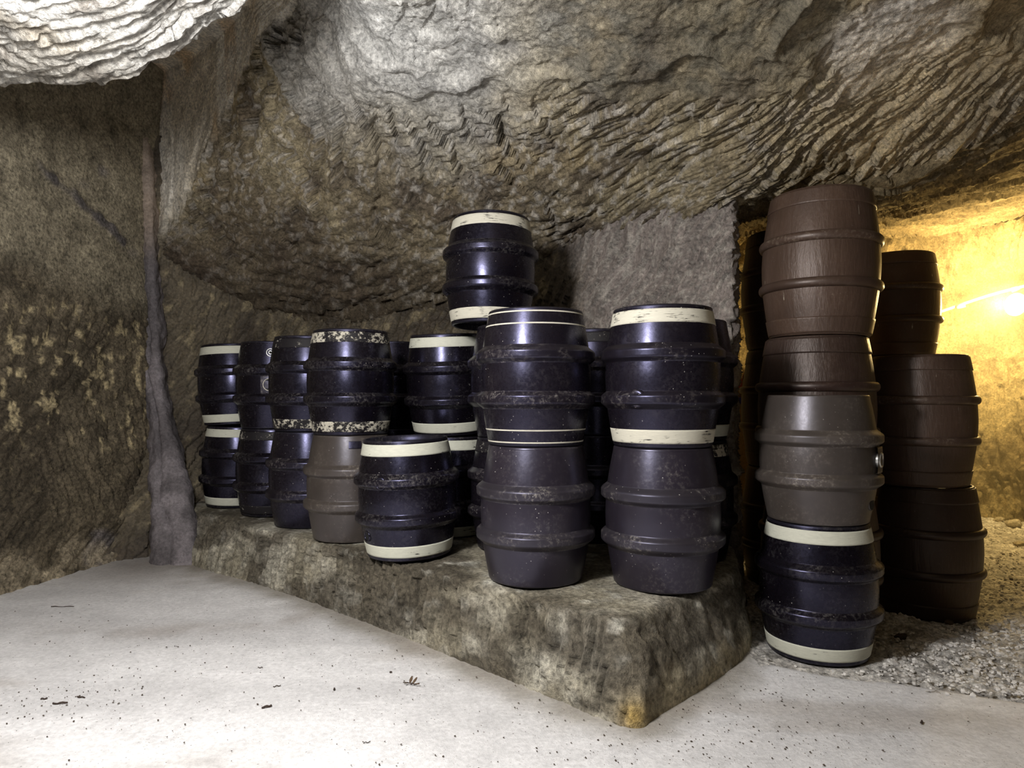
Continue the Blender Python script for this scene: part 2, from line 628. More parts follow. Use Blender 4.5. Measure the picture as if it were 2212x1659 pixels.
# the opening on the right
P1, P2 = two(1.255, 2.79,
             dict(label='black speckled barrel with cream bands on the ground right of the bench', H=.535, body='black', top='cream', bottom='cream', z=0.0, rot=-.2),
             dict(label='taupe grey barrel with a side bung on top of the cream-banded ground barrel', H=.505, body='taupe'))
WZ = dict(kind='cask', H=.68, R=.2775)
Qx, Qy = 1.485, 3.285
Q1 = barrel((Qx, Qy, -.045), 'dark brown wood-effect cask at the foot of the tallest stack, nearly hidden', body='umber', top='umber', bottom='umber', group=G_WOOD, **WZ)
Q2 = barrel((Qx - .015, Qy, .637), 'dark brown wood-effect cask in the middle of the tallest stack', body='umber', top='umber', bottom='umber', group=G_WOOD, **WZ)
Q3 = barrel((Qx, Qy, 1.319), 'reddish brown wood-effect cask with pale drips, top of the tallest stack', body='brown', top='brown', bottom='brown', group=G_WOOD, tilt=(.0, .012), **WZ)
Sx, Sy = 2.19, 3.65
S1 = barrel((Sx + .03, Sy, -.108), 'dark brown scratched wood-effect cask on the gravel, bottom of the right stack', body='umber', top='umber', bottom='umber', group=G_WOOD, **WZ)
S2 = barrel((Sx, Sy, .574), 'brown wood-effect cask on the scratched gravel cask, upper of the right stack', body='brown', top='brown', bottom='brown', group=G_WOOD, **WZ)
for k in range(3):
    barrel((2.62, 4.63, -.05 + .682 * k),
           ('cask on the ground hidden at the back by the right stack', 'middle cask of the back stack hidden by the right stack',
            'brown wood-effect cask lit by the lamp, top of the stack furthest back')[k], body='brown', top='brown', bottom='brown', group=G_WOOD, **WZ)
    barrel((1.635, 4.02, -.05 + .682 * k),
           ('dark cask at the bottom of the shadowed stack between pillar and tallest stack', 'dark cask in the middle of the shadowed stack between pillar and tallest stack',
            'dark cask on top of the shadowed stack between pillar and tallest stack')[k], body='umber', top='umber', bottom='umber', group=G_WOOD, **WZ)

# fittings
ca = TO_CAM(-1.53, 4.35)
patch(B2, 'flat_panel', .54, .2435, PLASTIC, .395, .605, ca - .33, ca + .55, .003, M['greyhoop'])
ring_disc(B2, 'hole_ring', .54, .2435, PLASTIC, .50, ca - .10, .034, .039, .006, M['pale'], M['hole'])
bg = ring_disc(B2, 'bung', .54, .2435, PLASTIC, .865, ca - .08, .019, .026, .005, M['silver'])
ring_disc(B2, 'bung', .54, .2435, PLASTIC, .865, ca - .08, .006, .013, .005, M['silver'], M['hole'], 'bung_hole')
ca = TO_CAM(1.255, 2.79)
patch(P2, 'flat_panel', .505, .2435, PLASTIC, .40, .60, ca + 1.12, ca + 1.5, .012, M['taupehoop'])
ring_disc(P2, 'bung', .505, .2435, PLASTIC, .50, ca + 1.28, .022, .030, .016, M['silver'], M['hole'], 'bung_hole')
ring_disc(P2, 'hole_ring', .505, .2435, PLASTIC, .16, ca + 1.2, .022, .027, .002, M['taupehoop'], M['hole'])
ca = TO_CAM(-.855, 3.6)
patch(D1, 'paper_label', .54, .2435, PLASTIC, .88, .95, ca - .05, ca + .26, .0015, M['mid'])
ca = TO_CAM(.60, 2.71)
ring_disc(Gu, 'moulded_boss', .54, .2435, PLASTIC, .345, ca - .42, .005, .036, .014, M['midhoop'])
ca = TO_CAM(-.483, 3.21)
ring_disc(E1, 'moulded_boss', .54, .2475, PLASTIC, .66, ca - .50, .018, .030, .020, M['blackhoop'])
ring_disc(E1, 'bung', .54, .2475, PLASTIC, .20, ca - 1.05, .018, .026, .006, M['black'], M['hole'], 'bung_hole')

# ------------------------------------------------------------------ rock
RM = rock_mat('hewn_sandstone', .007, .003, .55)
RW = rock_mat('old_wall_sandstone', .006, .003, .7, .8, .3)
RB = rock_mat('bench_sandstone', .006, .0035, .6)
RP = rock_mat('damp_sandstone', .006, .003, .5, .42, .6)


def near(P, c, r):
    return np.exp(-(np.linalg.norm(P - np.asarray(c), axis=1) / r) ** 2)


def d_ceiling(P, N, s, t):
    h1, r1, c1 = chisel(s, t, math.radians(58), .26, .075, 11)       # slanting strokes, right
    h2, r2, c2 = chisel(s, t, math.radians(8), .24, .058, 21)        # flat strokes, low left
    h3, r3, c3 = chisel(s, t, math.radians(-55), .20, .12, 31, .35)   # broken lumps
    h4, r4, c4 = chisel(s, t, math.radians(40), .085, .042, 36, .3)  # small chips
    big = fbm(P * 1.6, 3, 4)
    med = fbm(P * 6, 4, 8)
    fine = fbm(P * 30, 3, 9)
    wr = sstep(-.1, .5, P[:, 0] + .35 * vnoise(P * 2, 77))           # to the right
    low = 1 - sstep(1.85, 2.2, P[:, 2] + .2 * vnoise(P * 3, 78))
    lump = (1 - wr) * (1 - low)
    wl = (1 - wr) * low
    roof = sstep(2.42, 2.60, P[:, 2] + .12 * vnoise(P * 2.5, 79)) * (P[:, 1] < 3.6)
    wob = P + .08 * np.stack([vnoise(P * 5, 86), vnoise(P * 5, 87), vnoise(P * 5, 88)], 1)
    grey = np.clip(1.5 * (near(wob, W(1330, 60, 2.75), .34) + near(wob, W(1500, 90, 2.75), .30) + near(wob, W(1690, 110, 2.8), .26)), 0, 1)
    grey = sstep(.25, .8, grey)
    bulge = sstep(.35, .75, near(wob, W(1930, 115, 2.85), .36))
    roof = np.maximum(roof, np.maximum(grey, bulge))
    face = 1 - sstep(S_FACE - .10, S_FACE + .04, s + .03 * vnoise(P * 7, 80))
    hew = (1 - .85 * roof) * (1 - .92 * face)
    d = (h1 * wr * .044 + h2 * wl * .038 + h3 * lump * .068 + h2 * lump * .016 + h4 * .020) * hew
    d += .045 * big * (1 - .8 * face) + .016 * med * (1 - .6 * face) + .005 * fine * (1 - .4 * face)
    rg = np.abs(fbm(P * 2.3, 3, 40))
    d += roof * (.045 * sstep(.0, .25, rg) - .03 + .010 * fbm(P * 22, 3, 41) + .006 * fbm(P * 60, 2, 42))
    base = mixc((.24, .195, .125), (.38, .32, .205), sstep(-.35, .4, fbm(P * 2.2, 3, 50)))
    base = mixc(base, (.46, .36, .20), .55 * sstep(.1, .5, fbm(P * 3.1, 3, 51)) * (1 - wl))
    base = mixc(base, (.11, .085, .065), .7 * sstep(.0, .45, fbm(P * 5, 4, 52)))
    base = mixc(base, (.58, .54, .48), .6 * sstep(.2, .55, fine + .45 * r1) * (1 - roof))
    base = mixc(base, (.15, .14, .11), .8 * grey * (.55 + .45 * sstep(-.3, .3, fbm(P * 16, 3, 89))))
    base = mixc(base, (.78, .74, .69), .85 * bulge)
    base = mixc(base, (.80, .80, .77), .85 * near(P, W(800, 60, 2.9), .6))  # roof left of centre lightened in the colour, standing in for lamp light
    base = mixc(base, (.085, .062, .043), .7 * wl * (1 - .6 * sstep(.2, .55, fine + .45 * r1)))  # low left underside darkened in the colour to stand in for shade
    base = mixc(base, (.74, .59, .36), .8 * near(P, W(1960, 270, 3.25), .6))  # warm light on the right lintel, painted into the stone colour
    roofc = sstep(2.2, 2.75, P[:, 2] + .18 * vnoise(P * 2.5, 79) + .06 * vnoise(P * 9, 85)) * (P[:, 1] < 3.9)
    base = mixc(base, (.56, .55, .52), .6 * roofc * (1 - grey) * (1 - sstep(-.25, .2, P[:, 0])))  # painted light: left roof grows paler with height
    fc = mixc((.66, .59, .47), (.80, .75, .65), sstep(-.3, .3, fbm(P * np.array([5, 5, 1.2]), 4, 53)))
    fc = mixc(fc, (.52, .32, .12), .55 * sstep(.12, .4, fbm(P * np.array([4, 4, 1.5]), 3, 54)))
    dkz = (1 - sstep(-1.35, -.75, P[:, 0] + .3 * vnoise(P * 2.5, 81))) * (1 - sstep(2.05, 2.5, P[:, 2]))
    base = mixc(base, (.10, .075, .052), .6 * dkz)  # shade below the left crest, painted as darker stone
    base = mixc(base, fc, face)
    return d, base


c0 = [(-2.9, 4.9, 3.35), None]
rows = [
    [(320, 600, 5.25), (520, 690, 5.35), (700, 720, 5.15), (880, 705, 4.9), (1060, 660, 4.55), (1240, 585, 4.35), (1420, 520, 4.05), (1580, 470, 3.75), (1740, 392, 3.95), (1900, 380, 4.05), (2060, 325, 3.95), (2212, 240, 3.75), (2450, 105, 3.5)],
    [(345, 545, 4.85), (520, 625, 5.0), (700, 655, 4.85), (880, 640, 4.6), (1060, 600, 4.25), (1240, 530, 4.05), (1420, 478, 3.75), (1580, 436, 3.47), (1740, 405, 3.6), (1900, 395, 3.7), (2060, 340, 3.6), (2212, 255, 3.4), (2450, 120, 3.2)],
    [(400, 430, 4.66), (545, 500, 4.62), (710, 520, 4.4), (885, 510, 4.25), (1060, 465, 3.95), (1245, 430, 3.8), (1430, 395, 3.6), (1590, 385, 3.38), (1742, 345, 3.42), (1905, 312, 3.45), (2065, 235, 3.3), (2225, 150, 3.15), (2455, 0, 3.0)],
    [(475, 285, 4.38), (595, 350, 4.22), (735, 360, 3.95), (895, 350, 3.8), (1075, 320, 3.6), (1255, 300, 3.5), (1435, 290, 3.35), (1610, 300, 3.25), (1750, 255, 3.2), (1910, 220, 3.2), (2075, 140, 3.05), (2240, 60, 2.95), (2460, -80, 2.8)],
    [(560, 90, 3.92), (665, 150, 3.62), (785, 180, 3.4), (925, 180, 3.25), (1092, 170, 3.15), (1272, 160, 3.05), (1452, 150, 3.0), (1625, 180, 3.0), (1770, 140, 2.9), (1930, 100, 2.85), (2095, 40, 2.8), (2250, -30, 2.75), (2470, -160, 2.6)],
    [(630, -20, 3.5), (725, 0, 3.15), (835, 10, 2.8), (965, 10, 2.75), (1115, 0, 2.65), (1285, -10, 2.6), (1465, -10, 2.55), (1640, 0, 2.55), (1790, -20, 2.5), (1950, -60, 2.45), (2110, -100, 2.4), (2260, -150, 2.35), (2480, -260, 2.2)],
]
ctrl = [[W(*p) for p in r] for r in rows]
nx = len(ctrl[0])
for yy, zz in ((1.7, 2.68), (.6, 2.72), (-1.6, 2.72)):
    ctrl.append([np.array([-1.0 + 4.3 * i / (nx - 1), yy, zz]) for i in range(nx)])
full = []
for r in ctrl:
    c = r[0]
    up = np.array([c[0] - .05, c[1] + .03, 3.35])
    full.append([np.array([-3.4, c[1] + .1, 3.38]), up] + r)
S_FACE = float(sum(np.linalg.norm(np.array([r[i + 1] for r in full]) - np.array([r[i] for r in full]), axis=1).mean() for i in (0, 1)))
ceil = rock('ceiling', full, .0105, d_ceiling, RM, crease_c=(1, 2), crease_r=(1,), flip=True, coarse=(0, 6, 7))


def d_slab(P, N, s, t):
    h1, r1, c1 = chisel(s, t, math.radians(6), .30, .07, 61, .5)
    ragged = fbm(P * 5, 4, 62)
    h2, r2, c2 = chisel(s, t, math.radians(-25), .11, .05, 67, .5)
    d = .028 * h1 + .014 * h2 + .045 * fbm(P * 2, 3, 63) + .028 * ragged + .008 * fbm(P * 26, 3, 64)
    base = mixc((.54, .51, .45), (.70, .68, .63), sstep(-.3, .3, fbm(P * 3, 3, 65)))
    base = mixc(base, (.16, .13, .10), .7 * r1 * sstep(-.2, .3, fbm(P * 4, 3, 68)))
    base = mixc(base, (.50, .40, .25), .4 * sstep(.1, .5, fbm(P * 2.4, 3, 66)))
    return d, base


edge = [(-260, 225, 2.75), (0, 203, 2.65), (95, 192, 2.62), (185, 196, 2.58), (330, 142, 2.48), (450, 72, 2.38), (540, 8, 2.30), (610, -60, 2.2), (720, -200, 2.0)]
er = [W(*p) for p in edge]
xs = np.array([e[0] for e in er])
sl = []
sl.append([e + np.array([-.25, .75, .75]) for e in er])
sl.append([e + np.array([-.06, .16, .20]) for e in er])
sl.append([e + np.array([-.0, .0, .015]) for e in er])
sl.append([e * np.array([.985, .96, 1]) + np.array([0, 0, -.004]) for e in er])
sl.append([np.array([e[0] * .93, e[1] * .80, e[2] - .01]) for e in er])
sl.append([np.array([e[0] * .85, e[1] * .55, e[2] + .06]) for e in er])
sl.append([np.array([e[0] * .8, e[1] * .2, e[2] + .16]) for e in er])
sl.append([np.array([e[0] * .8, e[1] * -.5, e[2] + .2]) for e in er])
rock('ceiling_left', sl, .011, d_slab, RM, crease_r=(2,), flip=True, coarse=(0, 5, 6))


def d_left(P, N, s, t):
    h1, r1, c1 = chisel(s, t, math.radians(60), .13, .04, 71)
    h2, r2, c2 = chisel(s, t, math.radians(-35), .14, .055, 72)
    m = sstep(-.1, .4, vnoise(P * 1.7, 73))
    up = sstep(1.55, 1.85, P[:, 2] + .15 * vnoise(P * 3, 74))
    d = (.020 * h1 * m + .022 * h2 * (1 - m)) * (1 - .8 * up) + .03 * fbm(P * 1.8, 3, 75) + .012 * fbm(P * 9, 4, 76)
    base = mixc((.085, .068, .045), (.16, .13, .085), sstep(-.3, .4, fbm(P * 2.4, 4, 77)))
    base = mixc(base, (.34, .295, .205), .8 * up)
    zone = sstep(.75, 1.0, P[:, 2] + .25 * vnoise(P * 2.3, 83)) * (1 - sstep(1.45, 1.7, P[:, 2] + .2 * vnoise(P * 2.9, 84)))
    zone = np.clip(zone + .55 * sstep(4.2, 4.6, P[:, 1]) * (1 - up), 0, 1)
    fleck = sstep(.62, .95, c1 * .35 + 1.1 * fbm(P * np.array([26, 26, 17]), 3, 78) + .3 * zone) * (.2 + .8 * zone) * (1 - up)
    base = mixc(base, (.56, .46, .27), .85 * fleck)
    base = mixc(base, (.19, .17, .17), .7 * sstep(.25, .4, fbm(P * 2.1, 3, 79)))       # mortar smears
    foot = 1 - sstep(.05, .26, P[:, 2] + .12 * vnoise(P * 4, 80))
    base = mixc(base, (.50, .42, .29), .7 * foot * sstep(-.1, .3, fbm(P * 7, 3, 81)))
    # a dark mortar line slanting across the upper wall
    a, b = W(95, 360, 3.85), W(265, 520, 4.5)
    ab = b - a
    k = np.clip(((P - a) @ ab) / (ab @ ab), 0, 1)
    dl = np.linalg.norm(P - (a + k[:, None] * ab), axis=1)
    ln = 1 - sstep(.02, .05, dl + .02 * vnoise(P * 20, 82))
    base = mixc(base, (.10, .09, .10), .8 * ln)
    d = d - .012 * ln
    return d, base


lw = [(-2.62, 5.35), (-2.52, 4.92), (-2.58, 4.4), (-2.70, 3.62), (-2.88, 2.6), (-3.0, 1.4), (-3.0, -1.0)]
zs = [-.12, .12, .8, 1.5, 2.1, 2.7, 3.4]
lean = [.10, .02, 0, 0, -.02, -.02, .03]
fy = [-.50, -.42, -.16, -.02, 0, 0, 0]
lc = [[np.array([x + l, y + f * (1, 1, .6, .1, 0, 0, 0)[i], z]) for i, (x, y) in enumerate(lw)] for z, l, f in zip(zs, lean, fy)]
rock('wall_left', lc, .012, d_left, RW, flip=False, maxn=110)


def d_back(P, N, s, t):
    h1, r1, c1 = chisel(s, t, math.radians(60), .15, .046, 91)
    pil = sstep(.15, .6, P[:, 0])
    h2, r2, c2 = chisel(s, t, math.radians(48), .05, .022, 97)
    d = .034 * h1 + .006 * h2 + .02 * fbm(P * 2.2, 3, 92) + .009 * fbm(P * 12, 3, 93)
    base = mixc((.09, .07, .048), (.16, .13, .085), sstep(-.3, .4, fbm(P * 3, 3, 94)))
    base = mixc(base, (.45, .37, .22), .6 * sstep(.62, 1.0, c1 * .6 + .6 * fbm(P * 15, 3, 95) + .2) * (1 - pil))
    base = mixc(base, (.31, .265, .24), .85 * pil)
    base = mixc(base, (.5, .46, .40), .6 * pil * sstep(.3, .8, r1 + .6 * fbm(P * 12, 3, 96)))
    return d, base


bw = [(-2.75, 4.70), (-2.42, 4.92), (-1.85, 5.12), (-.71, 4.74), (0, 4.24), (.5, 3.95), (.9, 3.64), (1.10, 3.485), (1.15, 3.50), (1.19, 3.62), (1.22, 4.0), (1.22, 4.8), (1.4, 5.5)]
zb = [-.1, .25, .7, 1.2, 1.7, 2.2, 2.9]
flare = [.10, .05, .0, 0, 0, 0, 0]
bc = []
for bz_, (z, f) in enumerate(zip(zb, flare)):
    bc.append([np.array([x + (f * .3 if x > 1 else 0), y - (f if x < 1 else 0) + (fy[bz_] if x < -2.2 else 0), z]) for x, y in bw])
rock('wall_back', bc, .012, d_back, RP, crease_c=(1,), flip=False, maxn=110)


def d_far(P, N, s, t):
    h1, r1, c1 = chisel(s, t, math.radians(97), .20, .05, 101)
    d = .055 * h1 + .05 * fbm(P * 1.4, 3, 102) + .006 * fbm(P * 14, 3, 105) + .008 * fbm(P * 10, 3, 103)
    base = mixc((.26, .20, .11), (.42, .34, .19), sstep(-.3, .4, fbm(P * 2.2, 3, 104)))
    return d, base


fw = [(1.1, 4.7), (1.35, 5.4), (2.2, 6.1), (3.3, 6.55), (4.25, 6.5), (4.62, 6.2), (4.55, 5.6), (4.5, 5.0), (4.6, 4.0), (4.8, 2.6), (5.0, 1.0)]
fz = [(-.35, -.02), (.1, 0), (.7, .02), (1.3, 0), (1.85, -.02), (2.12, .0), (2.3, .22), (2.55, .5)]
fc = []
for z, o in fz:
    row = []
    for x, y in fw:
        v = np.array([x - 2.9, y - 4.0]); v /= np.linalg.norm(v)
        row.append(np.array([x - v[0] * o, y - v[1] * o, z]))
    fc.append(row)
rock('wall_rear', fc, .02, d_far, RM, flip=False)


def d_cham(P, N, s, t):
    h1, r1, c1 = chisel(s, t, math.radians(8), .26, .05, 111)
    d = .036 * h1 + .05 * fbm(P * 1.5, 3, 112) + .007 * fbm(P * 12, 3, 113)
    base = mixc((.27, .21, .12), (.42, .34, .20), sstep(-.3, .4, fbm(P * 2.2, 3, 114)))
    return d, base


le = [W(*p) for p in [(1440, 475, 3.8), (1580, 440, 3.52), (1740, 408, 3.62), (1900, 398, 3.72), (2060, 343, 3.62), (2212, 258, 3.42), (2450, 123, 3.22), (2700, -20, 3.1)]]
ends = [(1.0, 5.2, 2.3), (1.3, 5.6, 2.3), (2.0, 6.2, 2.35), (2.9, 6.6, 2.42), (3.9, 6.8, 2.5), (4.8, 6.4, 2.6), (5.3, 5.2, 2.7), (5.6, 4.0, 2.75)]
cc = [[a + np.array([0, -.22, .32]) for a in le], [a + np.array([0, -.05, .10]) for a in le]]
for k in (0, .12, .35, .6, .85, 1.0):
    sag = (.0, -.02, .02, .05, .05, .0)[(0, .12, .35, .6, .85, 1.0).index(k)]
    cc.append([a * (1 - k) + np.array(b) * k + np.array([0, 0, sag]) for a, b in zip(le, ends)])
rock('ceiling_rear', cc, .014, d_cham, RM, flip=True, maxn=120)


# the mortar seam up the left corner
def d_seam(P, N, s, t):
    d = .035 * fbm(P * 6, 4, 121) + .008 * fbm(P * 28, 3, 122)
    crack = np.exp(-((s - s.max() * .42 + .03 * vnoise(P * 5, 123)) / .008) ** 2)
    d = d - .03 * crack
    base = mixc((.15, .135, .14), (.25, .225, .235), sstep(-.3, .3, fbm(P * 6, 3, 124)))
    base = mixc(base, (.42, .33, .25), sstep(1.9, 2.3, P[:, 2]) * .7)
    return d, base


sm = []
for (py, xl, xr, dy) in ((1224, 326, 424, 4.24), (1150, 336, 418, 4.33), (1060, 333, 404, 4.46), (960, 326, 378, 4.64), (850, 318, 355, 4.74), (700, 307, 345, 4.77), (560, 299, 338, 4.77), (420, 291, 332, 4.78), (260, 283, 318, 4.79), (120, 280, 300, 4.80)):
    yl = dy - .06
    sm.append([W(xl - 8, py, yl + .10), W(xl, py, yl + .01), W(xl * .6 + xr * .4, py, yl - .015), W(xl * .25 + xr * .75, py, yl - .015), W(xr, py, yl + .02), W(xr + 10, py, yl + .14)])
rock('trim_1', sm, .012, d_seam, rock_mat('grey_mortar', .004, .003, .35), flip=False)


# the bench
def d_bench(P, N, s, t):
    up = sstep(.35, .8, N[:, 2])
    right = sstep(.1, .5, N[:, 0]) * (1 - up)
    h1, r1, c1 = chisel(s, t, math.radians(88), .22, .035, 131, .15)
    h2, r2, c2 = chisel(s, t, math.radians(40), .12, .07, 132)
    d = right * .034 * h1 + (1 - right) * (1 - up) * .006 * h2
    d += (1 - up) * (.026 * fbm(P * 3.2, 3, 133) + .016 * fbm(P * 12, 4, 134)) * (.25 + .75 * sstep(.0, .12, P[:, 2])) + .004 * fbm(P * 38, 3, 135)
    d += up * (.006 * fbm(P * 5, 3, 136) - .004)
    d *= .2 + .8 * sstep(-.01, .10, P[:, 2])
    base = mixc((.30, .27, .20), (.46, .43, .35), sstep(-.25, .3, fbm(P * 4, 4, 137)))
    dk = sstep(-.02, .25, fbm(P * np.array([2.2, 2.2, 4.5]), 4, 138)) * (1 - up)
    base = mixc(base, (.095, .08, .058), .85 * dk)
    foot = (1 - sstep(.03, .12, P[:, 2] + .05 * vnoise(P * 6, 139))) * (1 - right)
    base = mixc(base, (.46, .38, .22), .55 * foot)
    base = mixc(base, (.62, .60, .52), .6 * sstep(.2, .5, fbm(P * 11, 4, 140)) * (1 - right * .6))
    base = mixc(base, (.50, .33, .08), .8 * near(P, W(1370, 1555, 2.1), .05))
    return d, base


Bp = [(1.16, 3.75), (1.12, 3.35), (1.06, 3.0), (.925, 2.70), (.70, 2.43), (.47, 2.19), (.395, 2.115), (.30, 2.165), (.10, 2.37), (-.40, 2.86), (-.95, 3.37), (-1.45, 3.78), (-1.90, 4.12), (-2.15, 4.40), (-2.4, 4.75)]
Ep = [(1.10, 3.75), (1.085, 3.38), (1.00, 3.06), (.86, 2.80), (.67, 2.56), (.48, 2.37), (.40, 2.31), (.318, 2.30), (.11, 2.46), (-.385, 2.91), (-.935, 3.42), (-1.445, 3.85), (-1.88, 4.30), (-2.12, 4.50), (-2.35, 4.85)]
Ip = [(1.0, 3.85), (.9, 3.75), (.8, 3.8), (.7, 3.9), (.6, 3.95), (.45, 4.05), (.3, 4.15), (.2, 4.2), (0, 4.3), (-.35, 4.5), (-.75, 4.75), (-1.1, 4.9), (-1.5, 5.05), (-1.9, 5.2), (-2.3, 5.2)]
be = []
mixp = lambda a, b, k: [np.array([p[0] * (1 - k) + q[0] * k, p[1] * (1 - k) + q[1] * k]) for p, q in zip(a, b)]
for k, z in ((-.06, -.06), (0, .0), (.10, .07), (.42, .17), (.72, .238), (.95, .282)):
    be.append([np.array([*p, z]) for p in mixp(Bp, Ep, k)])
for k, z in ((.07, .302), (.25, .304), (.6, .304), (1.0, .304)):
    be.append([np.array([*p, z]) for p in mixp(Ep, Ip, k)])
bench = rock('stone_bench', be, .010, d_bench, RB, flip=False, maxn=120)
bench['kind'] = 'thing'
bco = np.empty(len(bench.data.vertices) * 3); bench.data.vertices.foreach_get('co', bco)
bco[2::3] = np.where(bco[2::3] > .290, .290 + .011 * np.tanh((bco[2::3] - .290) / .03), bco[2::3])
bench.data.vertices.foreach_set('co', bco); bench.data.update()
tag(bench, 'long low bench hewn from pale rock under the rows of barrels, rounded edges', 'bench')

# ------------------------------------------------------------------ floor
GP = np.array([(1.255, 2.79, -.004), (Qx, Qy, -.05), (Sx, Sy, -.115), (2.62, 4.63, -.056), (1.65, 4.02, -.056), (4.3, 6.0, -.1), (3.2, 5.6, -.1), (3.6, 3.5, -.09), (2.2, 2.4, -.012), (3.2, 2.1, -.012), (1.0, 2.85, -.008), (1.75, 2.6, -.012), (4.6, 2.0, -.04)])


def gravel_z(x, y):
    d2 = (x[:, None] - GP[:, 0]) ** 2 + (y[:, None] - GP[:, 1]) ** 2
    w = 1 / (d2 + .01) ** 1.5
    return (w * GP[:, 2]).sum(1) / w.sum(1)


FE = [(-3.4, 5.4), (.6, 5.4), (.8, 2.95), (1.02, 2.70), (1.22, 2.575), (1.40, 2.53), (1.62, 2.42), (1.9, 2.29), (2.6, 2.0), (5.2, 1.4)]   # far edge of the concrete


def floor_disp(P, N, s, t):
    d = .004 * fbm(P * 1.5, 3, 151) + .0012 * fbm(P * 18, 3, 152)
    base = mixc((.66, .65, .65), (.78, .77, .77), sstep(-.3, .3, fbm(P * np.array([1.2, 3.0, 1]), 4, 153)))
    # dust brushed against the foot of the bench
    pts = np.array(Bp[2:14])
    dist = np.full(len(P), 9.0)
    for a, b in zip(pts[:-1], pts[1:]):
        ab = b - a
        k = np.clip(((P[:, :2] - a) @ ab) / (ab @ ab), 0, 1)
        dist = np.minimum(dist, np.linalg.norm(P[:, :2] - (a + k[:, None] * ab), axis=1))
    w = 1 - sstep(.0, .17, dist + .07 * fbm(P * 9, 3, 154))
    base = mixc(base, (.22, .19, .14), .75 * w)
    corner = near(P * np.array([1, 1, 0]), (-2.25, 4.2, 0), .45)  # darker tone in the far left corner
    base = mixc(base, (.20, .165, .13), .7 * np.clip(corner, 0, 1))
    # a swept dark streak on the left, and smaller ones
    arc = P[:, 1] - (3.06 + .30 * (P[:, 0] + 1.3) + .25 * (P[:, 0] + 1.3) ** 2)
    st = np.exp(-(arc / .10) ** 2) * sstep(-2.6, -1.9, P[:, 0]) * (1 - sstep(-1.1, -.7, P[:, 0]))
    base = mixc(base, (.36, .32, .29), .55 * st * sstep(-.5, .3, fbm(P * 6, 3, 155)))
    base = mixc(base, (.40, .36, .32), .5 * sstep(.12, .45, fbm(P * np.array([.9, 3.6, 1]), 4, 156)))
    return d, base


fl = []
for k in (1.0, .98, .9, .75, .55, .35, 0):
    fl.append([np.array([x, (y if k > .3 else y) * k + (1 - k) * -1.6, 0.0]) for x, y in FE])
fr = [[p.copy() for p in r] for r in fl]
for p in fr[0]:
    p[2] = -.05
    p[1] += .01
FMAT = rock_mat('pale_concrete', .0016, .0012, .16, .8, .3)
# fine dark specks in the concrete
nt = FMAT.node_tree
bs = nt.nodes['Principled BSDF']
src = bs.inputs['Base Color'].links[0].from_socket
geo = nn(nt, 'ShaderNodeNewGeometry').outputs['Position']
vo = nn(nt, 'ShaderNodeTexVoronoi'); vo.inputs['Scale'].default_value = 34
nt.links.new(vmul(nt, geo, (1, 1.0, 0)), vo.inputs['Vector'])
sp = mix(nt, 1.0, ramp(nt, vo.outputs['Distance'], (.06, .9), (.10, 0.0)), ramp(nt, noise(nt, geo, 2.2, 4, .7), (.42, 0.0), (.56, 1.0)), 'MULTIPLY')
vo2 = nn(nt, 'ShaderNodeTexVoronoi'); vo2.inputs['Scale'].default_value = 90
nt.links.new(vmul(nt, geo, (1, .8, 0)), vo2.inputs['Vector'])
sp2 = mix(nt, 1.0, ramp(nt, vo2.outputs['Distance'], (.1, .7), (.16, 0.0)), ramp(nt, noise(nt, geo, 5, 4, .7), (.44, 0.0), (.62, 1.0)), 'MULTIPLY')
cc_ = mix(nt, sp, src, (.10, .075, .05))
cc_ = mix(nt, sp2, cc_, (.16, .12, .085))
nt.links.new(cc_, bs.inputs['Base Color'])
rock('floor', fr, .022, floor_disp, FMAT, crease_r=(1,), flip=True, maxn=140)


def ground_disp(P, N, s, t):
    z = gravel_z(P[:, 0], P[:, 1])
    d = z + .010 * fbm(P * 5, 3, 161) + .014 * (fbm(P * 26, 2, 162)) + .007 * fbm(P * 60, 2, 163)
    flat = np.zeros(len(P))
    for x, y, zz in GP[:5]:
        flat = np.maximum(flat, 1 - sstep(.17, .25, np.hypot(P[:, 0] - x, P[:, 1] - y)))
    d = d * (1 - flat) + (z - .003) * flat
    heap = near(P * np.array([1, 1, 0]), (1.85, 3.25, 0), .13) * .045 * (1 - flat)
    d += heap
    base = mixc((.62, .59, .55), (.80, .77, .72), sstep(-.3, .3, fbm(P * 22, 3, 164)))
    base = mixc(base, (.25, .22, .19), .4 * sstep(.15, .4, fbm(P * 3, 3, 165)))
    base = mixc(base, (.58, .54, .48), .35 * sstep(.15, .4, fbm(P * 34, 2, 166)))
    return d, base


gx = np.linspace(.72, 5.4, 30)
gc = []
for k in (0, .12, .3, .55, 1.0):
    row = []
    for x in gx:
        yf = float(np.interp(x, [p[0] for p in FE[2:]], [p[1] for p in FE[2:]])) - .12
        row.append(np.array([x, yf * (1 - k) + 7.0 * k, 0.0]))
    gc.append(row)
GM = rock_mat('gravel_ground', .008, .004, .7)
rock('ground', gc, .011, ground_disp, GM, flip=False, maxn=150)


# loose gravel: crushed stones nobody could count
def stone(c, r, seed, squash=.7):
    rs = np.random.RandomState(seed)
    pts = []
    t = (1 + 5 ** .5) / 2
    ico = np.array([(-1, t, 0), (1, t, 0), (-1, -t, 0), (1, -t, 0), (0, -1, t), (0, 1, t), (0, -1, -t), (0, 1, -t), (t, 0, -1), (t, 0, 1), (-t, 0, -1), (-t, 0, 1)]) / 1.9
    ico = ico * rs.uniform(.65, 1.25, (12, 1)) * np.array([1, rs.uniform(.6, 1), squash])
    a = rs.uniform(0, 6.28)
    R = np.array([[math.cos(a), -math.sin(a), 0], [math.sin(a), math.cos(a), 0], [0, 0, 1]])
    return ico @ R.T * r + np.asarray(c)


